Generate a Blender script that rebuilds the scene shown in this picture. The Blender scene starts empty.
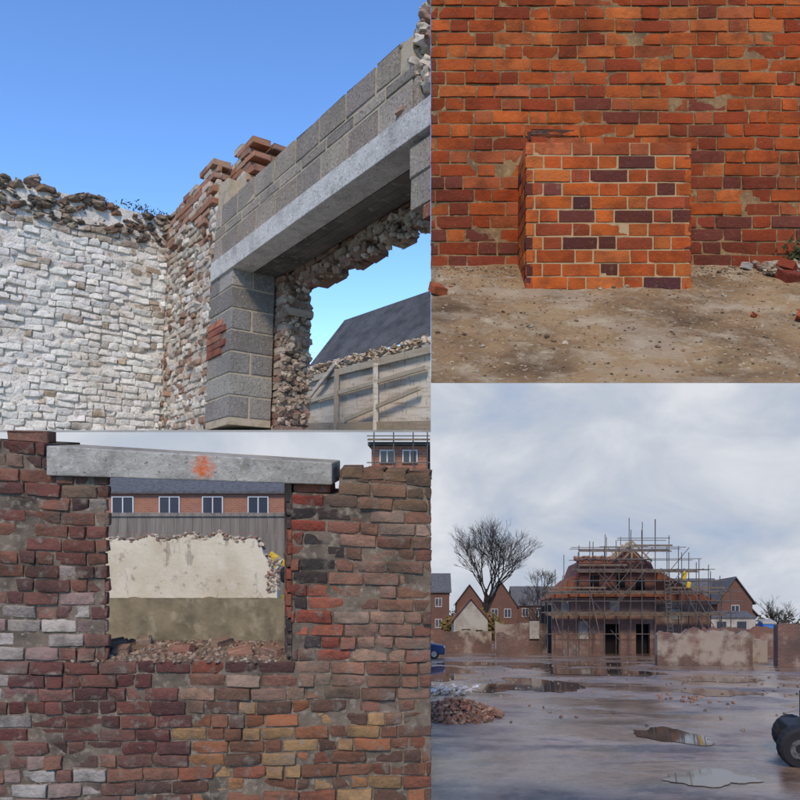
import bpy,bmesh,math,random
import numpy as np
from mathutils import Vector,noise,Matrix
random.seed(7); R=random.Random(11); NR=np.random.RandomState(5)
sc=bpy.context.scene
# ---------------------------------------------------------------- materials
def surf(name,base=(.5,.5,.5),layers=(),attr=False,rough=.9,bump=(60,.4,.004),rlayer=None,spec=.3,vor=None,brick=None,metal=0,bump2=None):
    m=bpy.data.materials.new(name); m.use_nodes=True; nt=m.node_tree; N=nt.nodes; L=nt.links
    b=N['Principled BSDF']; b.inputs['Roughness'].default_value=rough
    b.inputs['Specular IOR Level'].default_value=spec; b.inputs['Metallic'].default_value=metal
    tc=N.new('ShaderNodeTexCoord'); co=tc.outputs['Object']
    def nz(scale,detail=6,stretch=None,rg=.6):
        n=N.new('ShaderNodeTexNoise'); n.inputs['Scale'].default_value=scale; n.inputs['Detail'].default_value=detail; n.inputs['Roughness'].default_value=rg
        if stretch:
            mp=N.new('ShaderNodeMapping'); mp.inputs['Scale'].default_value=stretch; L.new(co,mp.inputs[0]); L.new(mp.outputs[0],n.inputs['Vector'])
        else: L.new(co,n.inputs['Vector'])
        return n.outputs['Fac']
    def mr(src,lo,hi,a=0,c=1):
        r=N.new('ShaderNodeMapRange'); r.inputs[1].default_value=lo; r.inputs[2].default_value=hi; r.inputs[3].default_value=a; r.inputs[4].default_value=c; L.new(src,r.inputs[0]); return r.outputs[0]
    def mix(f,a,c,mode='MIX'):
        x=N.new('ShaderNodeMix'); x.data_type='RGBA'; x.blend_type=mode
        if isinstance(f,float): x.inputs[0].default_value=f
        else: L.new(f,x.inputs[0])
        if isinstance(a,tuple): x.inputs[6].default_value=(*a,1)
        else: L.new(a,x.inputs[6])
        if isinstance(c,tuple): x.inputs[7].default_value=(*c,1)
        else: L.new(c,x.inputs[7])
        return x.outputs[2]
    if attr:
        a=N.new('ShaderNodeAttribute'); a.attribute_name='Col'; cur=a.outputs['Color']
    elif brick:
        sx=N.new('ShaderNodeSeparateXYZ'); L.new(co,sx.inputs[0])
        ad=N.new('ShaderNodeMath'); L.new(sx.outputs[0],ad.inputs[0]); L.new(sx.outputs[1],ad.inputs[1])
        cb=N.new('ShaderNodeCombineXYZ'); L.new(ad.outputs[0],cb.inputs[0]); L.new(sx.outputs[2],cb.inputs[1])
        bt=N.new('ShaderNodeTexBrick'); L.new(cb.outputs[0],bt.inputs['Vector'])
        c1,c2,mo,bw,bh=brick
        bt.inputs['Color1'].default_value=(*c1,1); bt.inputs['Color2'].default_value=(*c2,1); bt.inputs['Mortar'].default_value=(*mo,1)
        bt.inputs['Scale'].default_value=1; bt.inputs['Brick Width'].default_value=bw; bt.inputs['Row Height'].default_value=bh; bt.inputs['Mortar Size'].default_value=bh*.1
        cur=bt.outputs['Color']
    else:
        rg=N.new('ShaderNodeRGB'); rg.outputs[0].default_value=(*base,1); cur=rg.outputs[0]
    for l in layers:
        col,scale,lo,hi=l[:4]; st=l[4] if len(l)>4 else None; mode=l[5] if len(l)>5 else 'MIX'; mx=l[6] if len(l)>6 else 1
        cur=mix(mr(nz(scale,6,st),lo,hi,0,mx),cur,col,mode)
    L.new(cur,b.inputs['Base Color'])
    if rlayer:
        scale,lo,hi,a,c,st=rlayer
        L.new(mr(nz(scale,6,st),lo,hi,a,c),b.inputs['Roughness'])
    if bump:
        bp=N.new('ShaderNodeBump'); bp.inputs['Strength'].default_value=bump[1]; bp.inputs['Distance'].default_value=bump[2]
        L.new(nz(bump[0],8,None,.7),bp.inputs['Height']); out=bp
        if bump2:
            b2=N.new('ShaderNodeBump'); b2.inputs['Strength'].default_value=bump2[1]; b2.inputs['Distance'].default_value=bump2[2]
            L.new(nz(bump2[0],4),b2.inputs['Height']); L.new(bp.outputs[0],b2.inputs['Normal']); out=b2
        L.new(out.outputs[0],b.inputs['Normal'])
    return m
# ---------------------------------------------------------------- mesh helpers
def mk(name,v,f,mat,cols=None,parent=None,smooth=False):
    me=bpy.data.meshes.new(name)
    me.from_pydata([tuple(map(float,p)) for p in v],[],[tuple(int(i) for i in q) for q in f]); me.update()
    if cols is not None:
        a=me.color_attributes.new('Col','FLOAT_COLOR','POINT')
        c=np.ones((len(v),4),dtype=np.float32); c[:,:3]=np.array(cols,dtype=np.float32); a.data.foreach_set('color',c.ravel())
    if smooth: me.polygons.foreach_set('use_smooth',[True]*len(me.polygons))
    me.materials.append(mat); o=bpy.data.objects.new(name,me); sc.collection.objects.link(o)
    if parent: o.parent=parent
    return o
def grp(name):
    e=bpy.data.objects.new(name,None); sc.collection.objects.link(e); return e
bm=bmesh.new(); bmesh.ops.create_cube(bm,size=2); bmesh.ops.bevel(bm,geom=bm.edges[:],offset=.5,segments=2,affect='EDGES',profile=.5)
CV=np.array([v.co[:] for v in bm.verts]); CF=[[v.index for v in f.verts] for f in bm.faces]; bm.free()
bm=bmesh.new(); bmesh.ops.create_icosphere(bm,subdivisions=2,radius=1); IV=np.array([v.co[:] for v in bm.verts]); IFc=[[v.index for v in f.verts] for f in bm.faces]; bm.free()
def rot(ax=0,ay=0,az=0): return np.array(Matrix.Rotation(az,3,'Z')@Matrix.Rotation(ay,3,'Y')@Matrix.Rotation(ax,3,'X'))
I3=np.eye(3)
def rboxes(name,items,mat,bev=.005,jit=0,parent=None,F=I3,O=(0,0,0)):
    V=[];Fa=[];C=[];n=0
    for c,h,r,col in items:
        h=np.array(h,float); b=min(bev,h.min()*.6); t=np.abs(CV); s=np.sign(CV)
        p=s*(h-b+(t-.5)/.5*b)
        if jit: p=p+NR.normal(0,jit,p.shape)
        if r is not None: p=p@np.array(r).T
        p=(p+np.array(c))@np.array(F).T+np.array(O)
        V.append(p); Fa+=[[i+n for i in f] for f in CF]; C.append(np.tile(np.array(col,float),(len(p),1))); n+=len(p)
    return mk(name,np.concatenate(V),Fa,mat,np.concatenate(C),parent)
def rocks(name,items,mat,parent=None,F=I3,rough=.3,smooth=False):
    V=[];Fa=[];C=[];n=0
    for c,h,col in items:
        sd=Vector((R.uniform(-50,50),R.uniform(-50,50),R.uniform(-50,50)))
        k=np.array([1+rough*2*noise.noise(Vector(p)*1.9+sd) for p in IV])[:,None]
        q=np.clip(IV*1.35,-1,1)
        p=q*k*np.array(h); p=p@rot(R.uniform(-.6,.6),R.uniform(-.6,.6),R.uniform(0,6)).T
        p=(p+np.array(c))@np.array(F).T
        V.append(p); Fa+=[[i+n for i in f] for f in IFc]; C.append(np.tile(np.array(col,float),(len(p),1))); n+=len(p)
    return mk(name,np.concatenate(V),Fa,mat,np.concatenate(C),parent,smooth)
def bricks(name,items,M,mat,bev=.004,amp=.002,freq=30,depth=.03,parent=None,wn=True):
    V=[];Fa=[];C=[];n=0
    for u0,u1,v0,v1,col,pr in items:
        w=u1-u0; k=max(2,int(w/.03)); b=min(bev,w*.3)
        us=[u0,u0,u0+b]+[u0+b+(w-2*b)*i/k for i in range(1,k)]+[u1-b,u1,u1]
        hh=v1-v0; vs=[v0,v0,v0+b,v0+hh*.37,v0+hh*.66,v1-b,v1,v1]
        nu=len(us); nv=len(vs); sd=R.uniform(0,30)
        tilt=R.uniform(-1,1)*amp*1.0; tv=R.uniform(-1,1)*amp*1.0
        chip=R.random()<.35; cs=(R.choice((0,1)),R.choice((0,1)))
        for j,v in enumerate(vs):
            for i,u in enumerate(us):
                ou=i in(0,nu-1); ov=j in(0,nv-1); eu=i in(1,nu-2); ev=j in(1,nv-2)
                nn=noise.noise_vector(Vector((u*freq,v*freq,sd)))
                d=nn*amp
                if ou or ov: ww=-depth
                else:
                    ww=pr+tilt*((u-u0)/w-.5)*2+tv*((v-v0)/hh-.5)*2+d.z*.8
                    if eu or ev: ww-=b
                    if eu and ev: ww-=b*.8
                    if chip and ((i<=2) if cs[0] else (i>=nu-3)) and ((j<=2) if cs[1] else (j>=nv-3)): ww-=amp*2.2
                uu=u+d.x*(1.3 if (eu or ou) else .3); vv=v+d.y*(1.3 if (ev or ov) else .3)
                if (ev or ov) and (eu or ou):
                    uu+= b*.7*(1 if i<3 else -1); vv+=b*.7*(1 if j<3 else -1)
                V.append((uu,vv,ww)); C.append(col)
        for j in range(nv-1):
            for i in range(nu-1):
                a=n+j*nu+i; Fa.append((a,a+1,a+1+nu,a+nu))
        n+=nu*nv
    P=M(np.array(V))
    o=mk(name,P,Fa,mat,np.array(C),parent,True)
    if wn:
        w_=o.modifiers.new('wn','WEIGHTED_NORMAL'); w_.weight=90
    return o
def lay(u0,u1,v0,ncourse,ch,bl,mo,colfn,bond='english',segs=None,proud=.002,skip=None):
    out=[]
    for r in range(ncourse):
        a=v0+r*ch+mo/2; b=v0+(r+1)*ch-mo/2; vc=(a+b)/2
        sg=segs(vc) if segs else [(u0,u1)]
        for s0,s1 in sg:
            p=u0-bl*R.uniform(.0,.12)-(bl*.5 if r%2 else bl*.25); i=0
            while p<s1:
                if bond=='english': l=bl if r%3 else bl/2
                elif bond=='flemish': l=bl if (i+r)%2 else bl/2
                elif bond=='mix': l=bl if R.random()<.62 else bl/2
                elif bond=='rubble': l=bl*R.uniform(.4,1.35)
                else: l=bl
                l*=R.uniform(.95,1.05)
                x0=max(p+mo/2,s0); x1=min(p+l-mo/2,s1)
                if x1-x0>.012:
                    if not(skip and skip((x0+x1)/2,vc)):
                        dv=R.uniform(-1,1)*ch*(.03 if bond!='rubble' else .16)
                        out.append((x0,x1,a+dv,b+dv,colfn((x0+x1)/2,vc),R.gauss(0,proud)))
                p+=l; i+=1
    return out
def vary(c,s=.18):
    k=1+R.uniform(-s,s); return tuple(max(.004,x*k*(1+R.uniform(-.02,.02))) for x in c)
def pick(*cs): return vary(R.choice(cs))
def tubes(name,segs,mat,parent=None,n=6):
    V=[];Fa=[]
    for a,b,r0,r1 in segs:
        a=Vector(a);b=Vector(b);d=b-a
        if d.length<1e-5: continue
        q=d.to_track_quat('Z','Y'); s=len(V)
        for k in range(n):
            t=2*math.pi*k/n; o=Vector((math.cos(t),math.sin(t),0))
            V.append(a+q@(o*r0)); V.append(b+q@(o*r1))
        for k in range(n):
            k2=(k+1)%n; Fa.append((s+2*k,s+2*k2,s+2*k2+1,s+2*k+1))
        Fa.append([s+2*k for k in range(n)][::-1]); Fa.append([s+2*k+1 for k in range(n)])
    return mk(name,V,Fa,mat,None,parent,False)
def g(y): return -2.4-.2857*y
def site(x,y,h): return (x,y,g(y)+h)
def prism(name,pts,y0,y1,mat,parent=None,f=site):
    n=len(pts); V=[f(x,y0,h) for x,h in pts]+[f(x,y1,h) for x,h in pts]
    Fa=[list(range(n)),list(range(n,2*n))[::-1]]+[(i+n,(i+1)%n+n,(i+1)%n,i) for i in range(n)]
    return mk(name,V,Fa,mat,None,parent)
# ---------------------------------------------------------------- world, sun, camera
w=bpy.data.worlds.new("World"); sc.world=w; w.use_nodes=True; nt=w.node_tree
bg=nt.nodes['Background']; sky=nt.nodes.new('ShaderNodeTexSky'); sky.sky_type='NISHITA'; sky.sun_disc=False
sdir=Vector((-.10,-.99,0)).normalized(); EL=math.radians(48)
sky.sun_elevation=EL; sky.sun_rotation=math.atan2(sdir.x,sdir.y); sky.air_density=1.0; sky.dust_density=.5; sky.ozone_density=1.8
tn=nt.nodes.new('ShaderNodeMix'); tn.data_type='RGBA'; tn.blend_type='MULTIPLY'; tn.inputs[0].default_value=1; tn.inputs[7].default_value=(.86,1.18,1.62,1)
nt.links.new(sky.outputs[0],tn.inputs[6]); nt.links.new(tn.outputs[2],bg.inputs[0]); bg.inputs[1].default_value=.15
sd=bpy.data.lights.new('sun','SUN'); sd.energy=2.8; sd.angle=math.radians(10); sd.color=(1,.83,.62)
so=bpy.data.objects.new('sun',sd); sc.collection.objects.link(so)
s3=Vector((sdir.x*math.cos(EL),sdir.y*math.cos(EL),math.sin(EL))); so.rotation_euler=(-s3).to_track_quat('-Z','Y').to_euler()
cd=bpy.data.cameras.new('camera'); co_=bpy.data.objects.new('camera',cd); sc.collection.objects.link(co_); sc.camera=co_
co_.location=(0,0,0); co_.rotation_euler=(math.radians(90),0,0); cd.sensor_width=36; cd.lens=36*700/800
cd.shift_x=-31/800; cd.shift_y=30/800; cd.clip_end=2000; cd.clip_start=.05
sc.view_settings.view_transform='Standard'
try: sc.view_settings.look='None'
except: pass
# ---------------------------------------------------------------- common materials
m_brickA=surf('orange_brick',attr=True,layers=[((.07,.022,.012),11,.48,.80,None,'MIX',.8),((.40,.20,.08),60,.58,.8,None,'MIX',.6),((.38,.26,.16),22,.60,.80,None,'MIX',.45),((.13,.032,.014),3,.44,.68,None,'MIX',.6),((.05,.03,.02),90,.62,.75,None,'MIX',.6)],rough=.92,spec=.12,bump=(120,1,.006),bump2=(34,.7,.007))
m_mortA=surf('cream_mortar',(.27,.155,.065),[((.09,.05,.028),6,.42,.70),((.42,.28,.13),40,.5,.8)],bump=(150,.8,.004))
m_brickC=surf('old_brick',attr=True,layers=[((.035,.028,.024),8,.46,.73,None,'MIX',.85),((.32,.26,.205),16,.55,.73,None,'MIX',.65),((.22,.12,.07),55,.56,.8,None,'MIX',.5),((.06,.052,.038),2.6,.50,.74,None,'MIX',.55),((.30,.25,.2),4,.56,.74,None,'MIX',.55)],rough=.95,spec=.12,bump=(90,.9,.007),bump2=(26,.8,.012))
m_mortC=surf('lime_mortar',(.20,.15,.108),[((.05,.04,.03),5,.42,.7),((.38,.31,.235),30,.52,.78)],bump=(120,.8,.008))
m_conc=surf('concrete',(.36,.345,.31),[((.18,.17,.15),5,.5,.8),((.5,.48,.45),25,.55,.8),((.06,.055,.05),120,.66,.75,None,'MIX',.6)],bump=(150,.4,.002))
m_block=surf('concrete_block',attr=True,layers=[((.09,.08,.068),48,.50,.66,None,'MIX',.65),((.56,.49,.39),40,.55,.70,None,'MIX',.55),((.15,.13,.108),3,.45,.7,None,'MIX',.4)],spec=.1,bump=(40,1,.02))
m_blockmort=surf('block_mortar',(.44,.36,.25),[((.22,.17,.12),10,.5,.8)],bump=(60,.8,.01))
m_white=surf('whitewashed_stone',attr=True,layers=[((.80,.755,.655),5,.42,.60,None,'MIX',.65),((.46,.36,.24),1.6,.50,.74,None,'MIX',.6),((.30,.20,.12),11,.58,.71,None,'MIX',.8),((.10,.08,.06),26,.61,.74,None,'MIX',.7)],spec=.1,bump=(30,1,.025),bump2=(9,.8,.045))
m_rub=surf('flint_rubble',attr=True,layers=[((.08,.06,.045),8,.5,.75),((.50,.42,.31),18,.53,.72,None,'MIX',.7)],spec=.1,bump=(40,.9,.015))
m_stone=surf('rubble_stone',attr=True,layers=[((.10,.08,.06),8,.5,.75,None,'MIX',.7),((.35,.28,.2),18,.55,.75,None,'MIX',.5)],spec=.1,bump=(40,.9,.012))
m_slate=surf('slate',(.13,.127,.125),[((.065,.063,.062),3,.4,.7),((.20,.195,.19),20,.6,.8)],rough=.7,bump=(20,.3,.01),spec=.15)
# =========================================================== PLACE ONE: block wall with lintel
e1=np.array((-.616,.781,-.1004)); e1/=np.linalg.norm(e1); up=np.array((0,.1275,.9918)); up/=np.linalg.norm(up)
e2=np.cross(e1,up); e2/=np.linalg.norm(e2); F1=np.stack([e1,e2,up],1)
def clip(o):
    b=bmesh.new(); b.from_mesh(o.data)
    for co,no in(((0,0,0),(0,0,-1)),((-.004,0,0),(1,0,0))):
        bmesh.ops.bisect_plane(b,geom=b.verts[:]+b.edges[:]+b.faces[:],plane_co=co,plane_no=no,clear_outer=True)
    b.to_mesh(o.data); b.free(); return o
A=9.1;B=2.72
G=grp('whitewashed_wall')
def Mw(P):
    wob=np.array([[.022*noise.noise(Vector((p[0]*1.4,p[1]*1.4,7)))] for p in P])
    w2=np.array([[.03*noise.noise(Vector((p[0]*2.2,p[1]*.8,17)))] for p in P])
    return (A-P[:,2:3]+wob)*e1+P[:,0:1]*e2+(P[:,1:2]+w2)*up
def cw(u,v):
    if v>3.42: return pick((.42,.34,.24),(.34,.26,.18),(.30,.23,.17),(.55,.49,.4))
    k=.06+.3*max(0,(v-2.9))+(.12 if u>2.3 else 0)
    if R.random()<k: return pick((.46,.36,.25),(.56,.48,.38),(.40,.30,.2))
    return vary((.80,.76,.67),.08)
it=lay(.4,B,.9,33,.085,.19,.007,cw,'rubble',proud=.008,skip=lambda u,v:R.random()<.05)
clip(bricks('painted_stones',it,Mw,m_white,bev=.008,amp=.016,freq=13,depth=.06,parent=G))
clip(rboxes('core',[((A+.226,(.4+B)/2+.2,2.4),(.2,(B-.4)/2+.2,1.55),None,(.72,.66,.56))],m_white,parent=G,F=F1))
it=[]
for i in range(900):
    u=R.uniform(.3,B+.5); v=3.56+R.random()**1.2*(.42+.12*noise.noise(Vector((u*3,0,0))))
    s=R.uniform(.018,.055); it.append(((A+R.uniform(-.02,.35),u,v),(s,s*R.uniform(.8,1.6),s*.6),pick((.17,.13,.095),(.24,.18,.13),(.36,.29,.21),(.11,.09,.07),(.2,.12,.08),(.30,.24,.17))))
clip(rocks('rubble_coping',it,m_stone,G,F1))
it=[]
for i in range(24):
    u=R.uniform(.3,B+.3); it.append(((A+R.uniform(0,.2),u,3.92+R.uniform(-.08,.06)),(.06,.10,.03),rot(R.uniform(-.3,.3),R.uniform(-.3,.3),R.uniform(-.8,.8)),pick((.25,.14,.09),(.3,.2,.13),(.16,.11,.08))))
clip(rboxes('coping_bricks',it,m_stone,.012,.004,G,F1))
G=grp('rubble_wall')
def Mf(P):
    wob=np.array([[.022*noise.noise(Vector((p[0]*1.6,p[1]*1.6,2)))] for p in P])
    return P[:,0:1]*e1+(B+.01-P[:,2:3]+wob)*e2+P[:,1:2]*up
def cr(u,v): return pick((.55,.49,.40),(.46,.38,.29),(.66,.61,.52),(.34,.25,.18),(.30,.17,.11),(.52,.46,.38),(.58,.52,.43))
it=lay(7.46,9.12,.9,37,.085,.17,.010,cr,'rubble',proud=.008,skip=lambda u,v:R.random()<.05)
clip(bricks('stones',it,Mf,m_rub,bev=.009,amp=.013,freq=10,depth=.06,parent=G))
clip(rboxes('core',[((8.3,B+.252,2.36),(.83,.22,1.5),None,(.5,.43,.34))],m_rub,parent=G,F=F1))
it=[]
for i in range(90):
    u=R.uniform(7.5,9.1); s=R.uniform(.02,.05)
    it.append(((u,B+R.uniform(.01,.03),R.uniform(1,3.85)),(s*1.3,s*.5,s*.8),cr(0,0)))
clip(rocks('flints',it,m_stone,G,F1))
G=grp('brick_stack'); it=[]
for r in range(18):
    c=2.9+r*.078
    for a0 in np.arange(6.75,9.2,.235):
        a=a0+(r%2)*.117+R.uniform(-.01,.01)
        top=3.96+ (.24 if 6.95<a<7.4 else .14 if a<7.9 else .03 if a<8.5 else -.06)
        if c>top+R.uniform(-.04,.04) or a<6.95: continue
        for b in(B+.08,B+.3,B+.52): 
            if b>B+.2 or (a>7.5 and c>3.5+.3*noise.noise(Vector((a*2,0,0)))):
                it.append(((a,b+R.uniform(-.012,.012),c),(.112,.105,.036),rot(0,0,R.uniform(-.05,.05)),pick((.36,.17,.10),(.30,.14,.085),(.48,.36,.27),(.28,.16,.11),(.42,.26,.17),(.48,.41,.33))))
clip(rboxes('bricks',it,m_stone,.008,.003,G,F1))
clip(rboxes('mortar_core',[((8.2,B+.35,3.1),(1.0,.31,.68),None,(.4,.3,.2)),((7.25,B+.38,3.1),(.22,.2,.72),None,(.4,.3,.2))],m_blockmort,parent=G,F=F1))
G=grp('concrete_block_wall'); it=[];bcol=lambda:pick((.33,.28,.22),(.38,.325,.255),(.28,.24,.195),(.36,.295,.225))
for c0,c1,L_,of,ae in((2.85,3.075,.44,.1,3.62),(3.10,3.19,.44,.3,3.66),(3.215,3.445,.44,.0,3.84)):
    a=7.42; first=True
    while a>ae:
        l=L_*(1 if not first else .4+of); first=False
        if a-l<ae: l=a-ae+.01
        if l>.06: it.append(((a-l/2,B+.11,(c0+c1)/2),(l/2-.012,.11,(c1-c0)/2),rot(0,R.uniform(-.004,.004),0),bcol()))
        a-=l
        if l<.06: break
clip(rboxes('blocks',it,m_block,.007,.003,G,F1))
clip(rboxes('mortar',[((5.55,B+.114,3.145),(1.85,.107,.285),None,(.3,.3,.3))],m_blockmort,.003,0,G,F1))
it=[]; bc2=lambda:pick((.30,.275,.24),(.34,.31,.265),(.25,.23,.205))
for r in range(7):
    c=1.05+r*.232
    for k,(a,b,ha,hb) in enumerate(((7.18,B+.24,.33,.24),)if r%2 else((7.035,B+.108,.186,.108),(7.035,B+.358,.186,.118),(7.365,B+.24,.132,.24))):
        it.append(((a,b,c+.11),(ha,hb,.106),None,bc2()))
clip(rboxes('pier_blocks',it,m_block,.008,.001,G,F1))
clip(rboxes('pier_mortar',[((7.18,B+.245,1.8),(.320,.235,.83),None,(.3,.3,.3))],m_blockmort,.003,0,G,F1))
it=[]
for q,c in enumerate(np.arange(1.78,2.16,.078)):
    k=q%2
    it.append(((7.28-.05*k,B+.055,c),(.20+.05*k,.072,.036),rot(0,0,R.uniform(-.01,.01)),pick((.33,.10,.06),(.38,.15,.09),(.28,.09,.06))))
clip(rboxes('brick_infill',it,m_brickC,.006,.002,G,F1))
it=[((3.4,B+.13,2.47),(.33,.12,.115),None,bcol()),((3.42,B+.13,2.235),(.30,.12,.112),None,bcol()),((3.3,B+.13,2.06),(.28,.12,.05),None,(.3,.12,.07))]
clip(rboxes('end_blocks',it,m_block,.008,.003,G,F1))
it=[]
for i in range(420):
    a=R.uniform(3.1,3.86); c=R.uniform(2.87,3.42+(3.86-a)*.75); s=R.uniform(.018,.05)
    it.append(((a,B+R.uniform(.03,.3),c),(s*1.3,s,s*.75),pick((.50,.41,.30),(.40,.31,.22),(.56,.48,.37),(.36,.22,.15),(.5,.42,.32))))
clip(rocks('broken_end',it,m_stone,G,F1))
G=grp('concrete_lintel')
m_lint=surf('lintel_concrete',(.54,.515,.46),[((.32,.30,.26),9,.45,.75),((.70,.67,.6),40,.5,.75),((.08,.075,.07),55,.58,.68,None,'MIX',.85),((.2,.185,.16),2.5,.52,.7,None,'MIX',.5)],spec=.1,bump=(40,1,.012))
clip(rboxes('front_beam',[((5.2,B+.10,2.73),(2.24,.125,.108),None,(.5,.5,.5))],m_lint,.006,0,G,F1))
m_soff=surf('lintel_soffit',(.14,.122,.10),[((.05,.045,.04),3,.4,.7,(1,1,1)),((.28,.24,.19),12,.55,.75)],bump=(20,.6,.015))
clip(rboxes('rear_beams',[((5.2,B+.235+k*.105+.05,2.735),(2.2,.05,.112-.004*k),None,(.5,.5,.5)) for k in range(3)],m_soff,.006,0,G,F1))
G=grp('broken_brick_leaf'); it=[]
for r in range(22):
    c=.95+r*.078; e=6.66-.16*noise.noise(Vector((r*.28,3,0)))-R.uniform(0,.04)
    for k in range(3):
        it.append(((e+.11+k*.225,B+.655,c),(.108,.15,.0385),rot(0,0,R.uniform(-.05,.05)),pick((.28,.16,.11),(.24,.15,.11),(.34,.25,.18),(.40,.33,.25))))
for r in range(6):
    for a in np.arange(3.2,7.1,.23):
        c=2.46+r*.08+.04*noise.noise(Vector((a*1.4,r*.3,0)))
        if r==0 and R.random()<.35: continue
        it.append(((a+(r%2)*.11,B+.69+R.uniform(-.015,.015),c),(.108,.13,.038),rot(R.uniform(-.05,.05),R.uniform(-.06,.06),R.uniform(-.06,.06)),pick((.22,.13,.09),(.2,.125,.085),(.28,.2,.14),(.32,.25,.18))))
clip(rboxes('bricks',it,m_stone,.014,.008,G,F1))
it=[]
for i in range(700):
    if i%2: a=R.uniform(3.2,6.9);c=R.uniform(2.39,2.58);b=B+R.uniform(.54,.75)
    else: c=R.uniform(1,2.6);a=6.67-R.uniform(-.02,.08);b=B+R.uniform(.48,.8)
    s=R.uniform(.012,.038); it.append(((a,b,c),(s,s,s*.8),pick((.32,.24,.17),(.42,.34,.25),(.24,.17,.12))))
clip(rocks('crumbled_mortar',it,m_stone,G,F1))
G=grp('slate_roof_house')
def lines_roof(name,p,rows,mat,parent):
    a,b,c,d=[Vector(q) for q in p]; V=[];Fa=[]
    nrm=(b-a).cross(d-a).normalized()
    if nrm.y>0: nrm=-nrm
    for r in range(rows):
        t0=r/rows;t1=(r+1)/rows; l=len(V)
        V+=[a.lerp(d,t0)+nrm*.012,b.lerp(c,t0)+nrm*.012,b.lerp(c,t1)+nrm*.003,a.lerp(d,t1)+nrm*.003,a.lerp(d,t0),b.lerp(c,t0)]
        Fa+=[(l,l+1,l+2,l+3),(l+4,l+5,l+1,l)]
    return mk(name,V,Fa,mat,None,parent)
clip(lines_roof('slate_roof',((-2.83,16,1.40),(.2,12.9,1.78),(.2,14.2,2.9),(-2.09,17,2.67)),32,m_slate,G))
m_ren=surf('pale_render',(.40,.36,.31),[((.22,.18,.14),3,.45,.7)],bump=(20,.3,.01))
clip(mk('walls',[(-2.78,16,0),(.2,12.95,0),(.2,12.95,1.76),(-2.78,16,1.38),(-2.0,17.2,2.5),(-1.2,18.2,1.4),(-1.2,18.2,0)],[(0,1,2,3),(0,3,4,5,6)],m_ren,None,G))
m_wood=surf('weathered_boards',attr=True,layers=[((.40,.32,.22),2,.48,.70,(1,1,12)),((.12,.1,.08),30,.58,.74,(1,1,.3))],bump=(60,.4,.004))
G=grp('board_fence'); d=np.array((2.3,-3.1,0)); Ld=np.linalg.norm(d); d=d/Ld; nn=np.array((-d[1],d[0],0)); 
if nn[1]>0: nn=-nn
FF=np.stack([d,nn,np.array((0,0,1))],1); O=(-2.3,12.1,0); it=[]
cx=lambda:pick((.64,.58,.49),(.72,.66,.56),(.54,.48,.4))
x=0
while x<Ld+.2:
    wd=R.uniform(.6,1.0); it.append(((x+wd/2,-.05,.42+.02*x),(wd/2-.006,.012,.46+.02*x),None,cx())); x+=wd
dk=lambda:pick((.46,.40,.31),(.36,.30,.22))
it.append(((1.9,.0,.93),(2.0,.02,.05),rot(0,-.055,0),dk())); it.append(((1.9,.02,.62),(1.9,.02,.03),rot(0,-.10,0),dk()))
it.append(((1.9,.03,.06),(2.0,.02,.06),None,dk())); it.append(((.9,.05,.75),(.62,.018,.035),rot(0,-.5,0),cx())); it.append(((2.7,.05,.35),(1.0,.018,.03),rot(0,-.2,0),dk()))
for q in(.02,.16,.30,1.45,2.6): it.append(((q,.05,.45),(.025,.03,.5),rot(0,R.uniform(-.05,.05),0),pick((.62,.58,.5),(.4,.35,.28))))
clip(rboxes('boards',it,m_wood,.004,0,G,FF,O))
it=[]
for i in range(260):
    t=R.uniform(0,Ld); s=R.uniform(.015,.045); it.append((tuple(np.array(O)+d*t+np.array((0,.15,.95+.055*t+R.uniform(-.04,.09)))),(s*1.6,s,s*.5),pick((.5,.42,.31),(.38,.28,.19),(.58,.5,.4))))
clip(rocks('wall_top_rubble',it,m_stone,G))
mk('deck_slab',[(x,y,z) for z in(-.012,-.001) for x,y in((-9,3.7),(-.002,3.7),(-.002,18),(-9,18))],[(0,3,2,1),(4,5,6,7),(0,1,5,4),(1,2,6,5),(2,3,7,6),(3,0,4,7)],m_conc)
m_leaf=surf('weed_leaves',(.05,.08,.025),[((.1,.1,.04),5,.4,.7)],bump=None)
def weed(name,c,rad,n,F=I3,L_=.05,mat=m_leaf):
    V=[];Fa=[]
    for i in range(n):
        p=Vector(c)+Vector((R.gauss(0,rad[0]),R.gauss(0,rad[1]),abs(R.gauss(0,rad[2])))); q=Vector((R.uniform(-1,1),R.uniform(-1,1),R.uniform(0,1.2))).normalized(); s=q.cross(Vector((R.uniform(-1,1),R.uniform(-1,1),R.uniform(-1,1)))).normalized()
        l=L_*R.uniform(.5,1.3); k=len(V); V+=[p,p+q*l*.5+s*l*.18,p+q*l,p+q*l*.5-s*l*.18]; Fa.append((k,k+1,k+2,k+3))
    V=np.array([v[:] for v in V])@np.array(F).T
    return mk(name,V,Fa,mat)
weed('weeds',(9.1,2.35,3.95),(.05,.18,.035),150,F1,.045)
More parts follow.
